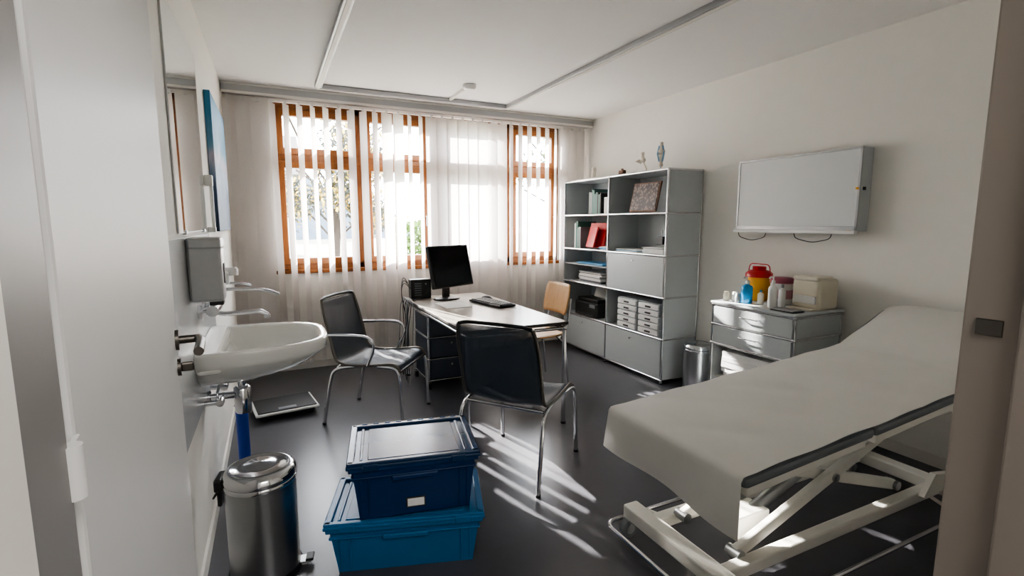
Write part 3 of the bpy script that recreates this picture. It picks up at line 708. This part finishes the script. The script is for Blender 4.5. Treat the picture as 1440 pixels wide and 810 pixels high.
def rg(cx,sx,sy,z,ox=0): rings.append([V((XL+.0105+cx+(p.x-cx)*sx+ox,Yc+p.y*sy,Zr+z)) for p in out])
rg(0,.30,.30,-.175);rg(0,.55,.55,-.165);rg(0,.80,.80,-.12);rg(0,.95,.95,-.07);rg(0,.99,.99,-.05);rg(0,1,1,-.012);rg(0,.995,.995,-.002);rg(.2,.975,.975,.002)
rg(.27,.86,.86,-.002);rg(.29,.80,.82,-.012);rg(.30,.72,.76,-.05);rg(.30,.60,.64,-.10);rg(.30,.38,.42,-.125);rg(.29,.08,.08,-.132)
vs=[p for r in rings for p in r]
fs=[[i*NN+k,i*NN+(k+1)%NN,(i+1)*NN+(k+1)%NN,(i+1)*NN+k] for i in range(len(rings)-1) for k in range(NN)]
b.add(vs,fs,CER,True); b.add(rings[0],[list(range(NN))[::-1]],CER); b.add(rings[-1],[list(range(NN))],CHROME)
b.box((XL+.056,Yc,Zr-.045),(.09,.60,.09),CER,bev=.015)
b.done('wash_basin')
b=B(); tx,ty=XL+.15,Yc; XT=XL+.0095
b.cyl((tx,ty,Zr-.178),(tx,ty,Zr-.24),.018,CHROME); b.lathe([(.03,0),(.036,.01),(.036,.12),(.025,.13)],(tx,ty,Zr-.36),CHROME,seg=24)
b.lathe([(.028,0),(.028,.02)],(tx,ty,Zr-.20),CHROME); b.tube([(tx,ty,Zr-.27),(XT+.012,ty,Zr-.27)],.017,CHROME); b.cyl((XT,ty,Zr-.27),(XT+.012,ty,Zr-.27),.032,CHROME)
for dy in (-.12,.12):
    b.cyl((XT,ty+dy,Zr-.26),(XT+.06,ty+dy,Zr-.26),.012,CHROME); b.cyl((XT+.06,ty+dy-.02,Zr-.26),(XT+.06,ty+dy+.03,Zr-.26),.016,CHROME); b.tube([(XT+.05,ty+dy,Zr-.26),(XT+.05,ty+dy,Zr-.22),(XT+.06,ty+dy*.5,Zr-.19)],.006,CHROME,rnd=.02)
b.done('sink_trap')
b=B(); b.cyl((XL+.12,2.90,.0),(XL+.12,2.90,.42),.03,PIPEB); b.lathe([(.05,0),(.05,.02),(.03,.03)],(XL+.12,2.90,0),PIPEB); b.lathe([(.03,.42),(.034,.43),(.02,.45)],(XL+.12,2.90,0),PIPEB); b.done('blue_canister')
b=B(); b.box((0,0,.052),(.42,.34,.018),WPL,bev=.006); b.box((0,.0,.064),(.39,.31,.008),BLACK,bev=.003); b.box((0,-.12,.069),(.12,.04,.006),BK[1],bev=.002); b.box((0,0,.03),(.36,.28,.03),BLACK,bev=.004)
for sx in (-1,1):
    for sy in (-1,1): b.cyl((sx*.16,sy*.12,0),(sx*.16,sy*.12,.02),.016,BLACK,seg=12)
b.done('floor_scale',loc=(.02,3.93,0),rz=math.radians(8))

# ---------------------------------------------------------------- outside (ground with the wooded hillside in one terrain)
b=B(); b.bb(-40,40,YB+.4,90,-.6,-.5,GRASS)
def fh(u,v):
    x=-30+50*u; h=(15+3*math.sin(u*7)+1.2*math.sin(u*23))*max(0,min(1,(1-u)*2.2))
    return (x,62+18*v+2*math.sin(u*9),-.5+h*math.sin(min(1,v*1.3)*math.pi/2)+.5*math.sin(u*70+v*31)*v)
b.surf(fh,90,24,HILL); b.done('ground',fix=False)
b=B(); b.bb(-9,1.0,26,34,-.5,3.6,HOUSE); 
b.add([(-9.5,25.5,3.6),(1.5,25.5,3.6),(1.5,34.5,3.6),(-9.5,34.5,3.6),(-9.5,30,6.0),(1.5,30,6.0)],[[0,1,5,4],[2,3,4,5],[1,2,5],[3,0,4],[0,3,2,1]],ROOF)
for k in range(4): b.bb(-8+k*2.4,-6.8+k*2.4,25.95,26.05,.8,2.4,BK[0])
b.done('neighbour_house')
def tree(name,x,y,h,r,n,ms):
    b=B(); b.tube([(x,y,-.5),(x+.1,y,h*.4),(x,y+.1,h*.75)],.10,BARK,seg=8)
    for k in range(14):
        a=k*2.4; b.tube([(x,y,h*(.25+.03*k)),(x+math.cos(a)*r*.5,y+math.sin(a)*r*.5,h*(.42+.035*k)),(x+math.cos(a+.3)*r*.95,y+math.sin(a+.3)*r*.95,h*(.5+.04*k))],.025,BARK,seg=5)
    cl=[(random.uniform(-1,1),random.uniform(-1,1),random.uniform(-1,1)) for k in range(16)]
    for k in range(n):
        q0=random.choice(cl); c=V((x+q0[0]*r*.8+random.gauss(0,r*.16),y+q0[1]*r*.8+random.gauss(0,r*.16),h*.66+q0[2]*h*.27+random.gauss(0,h*.05)))
        s=random.uniform(.025,.055); q=Euler((random.uniform(0,6),random.uniform(0,6),random.uniform(0,6))).to_matrix()
        b.add([c+q@V((-s,-s*.5,0)),c+q@V((s,-s*.5,0)),c+q@V((s,s*.5,0)),c+q@V((-s,s*.5,0))],[[0,1,2,3]],random.choice(ms))
    b.done(name,fix=False)
tree('garden_tree',1.3,12.5,3.6,1.3,6500,[LEAF2,LEAF2,LEAF3])
tree('garden_tree',8.2,13.0,4.4,1.5,4500,[LEAF2,LEAF])
tree('garden_tree',-2.0,16,4.4,1.6,2500,[LEAF2])
b=B()
for k in range(3000):
    x=random.uniform(3.0,5);c=V((x,14+random.uniform(-.4,.4),random.uniform(-.5,1.3+.15*math.sin(x*2)))); s=random.uniform(.04,.08); q=Euler((random.uniform(0,6),random.uniform(0,6),random.uniform(0,6))).to_matrix()
    b.add([c+q@V((-s,-s*.5,0)),c+q@V((s,-s*.5,0)),c+q@V((s,s*.5,0)),c+q@V((-s,s*.5,0))],[[0,1,2,3]],LEAF)
b.done('hedge',fix=False)

# ---------------------------------------------------------------- lights
sun=bpy.data.lights.new('sun','SUN'); sun.energy=20; sun.angle=math.radians(.6); sun.color=(1,.95,.88)
so=bpy.data.objects.new('sun',sun); bpy.context.scene.collection.objects.link(so)
so.rotation_euler=V((.28,-1,-.53)).to_track_quat('-Z','Y').to_euler(); so.location=(-3,12,8)
w=bpy.data.worlds.new('sky'); bpy.context.scene.world=w; w.use_nodes=True; bg=w.node_tree.nodes['Background']
bg.inputs[0].default_value=(.86,.92,1,1); bg.inputs[1].default_value=8.8
p=bpy.data.lights.new('window_portal','AREA'); p.shape='RECTANGLE'; p.size=WX1-WX0; p.size_y=WZ1-WZ0
p.cycles.is_portal=True
po=bpy.data.objects.new('window_portal',p); bpy.context.scene.collection.objects.link(po)
po.location=((WX0+WX1)/2,YB+.28,(WZ0+WZ1)/2); po.rotation_euler=(math.radians(-90),0,0)
c=bpy.data.lights.new('corridor_fill','AREA'); c.size=.9; c.energy=14; c.color=(1,.96,.92)  # unseen fill behind the camera, added to softly brighten the door jamb
co=bpy.data.objects.new('corridor_fill',c); bpy.context.scene.collection.objects.link(co); co.location=(.6,-.8,ZC-.03)
# ---------------------------------------------------------------- camera
cam=bpy.data.cameras.new('camera'); cam.sensor_width=36; cam.lens=36*703/1440; cam.clip_start=.02
ca=bpy.data.objects.new('camera',cam); bpy.context.scene.collection.objects.link(ca)
ca.location=(0,0,1.38); ca.rotation_euler=(math.radians(90-7.4),0,math.radians(-25.6))
bpy.context.scene.camera=ca
vs_=bpy.context.scene.view_settings; vs_.view_transform='AgX'; vs_.look='AgX - Medium High Contrast'; vs_.exposure=1.6
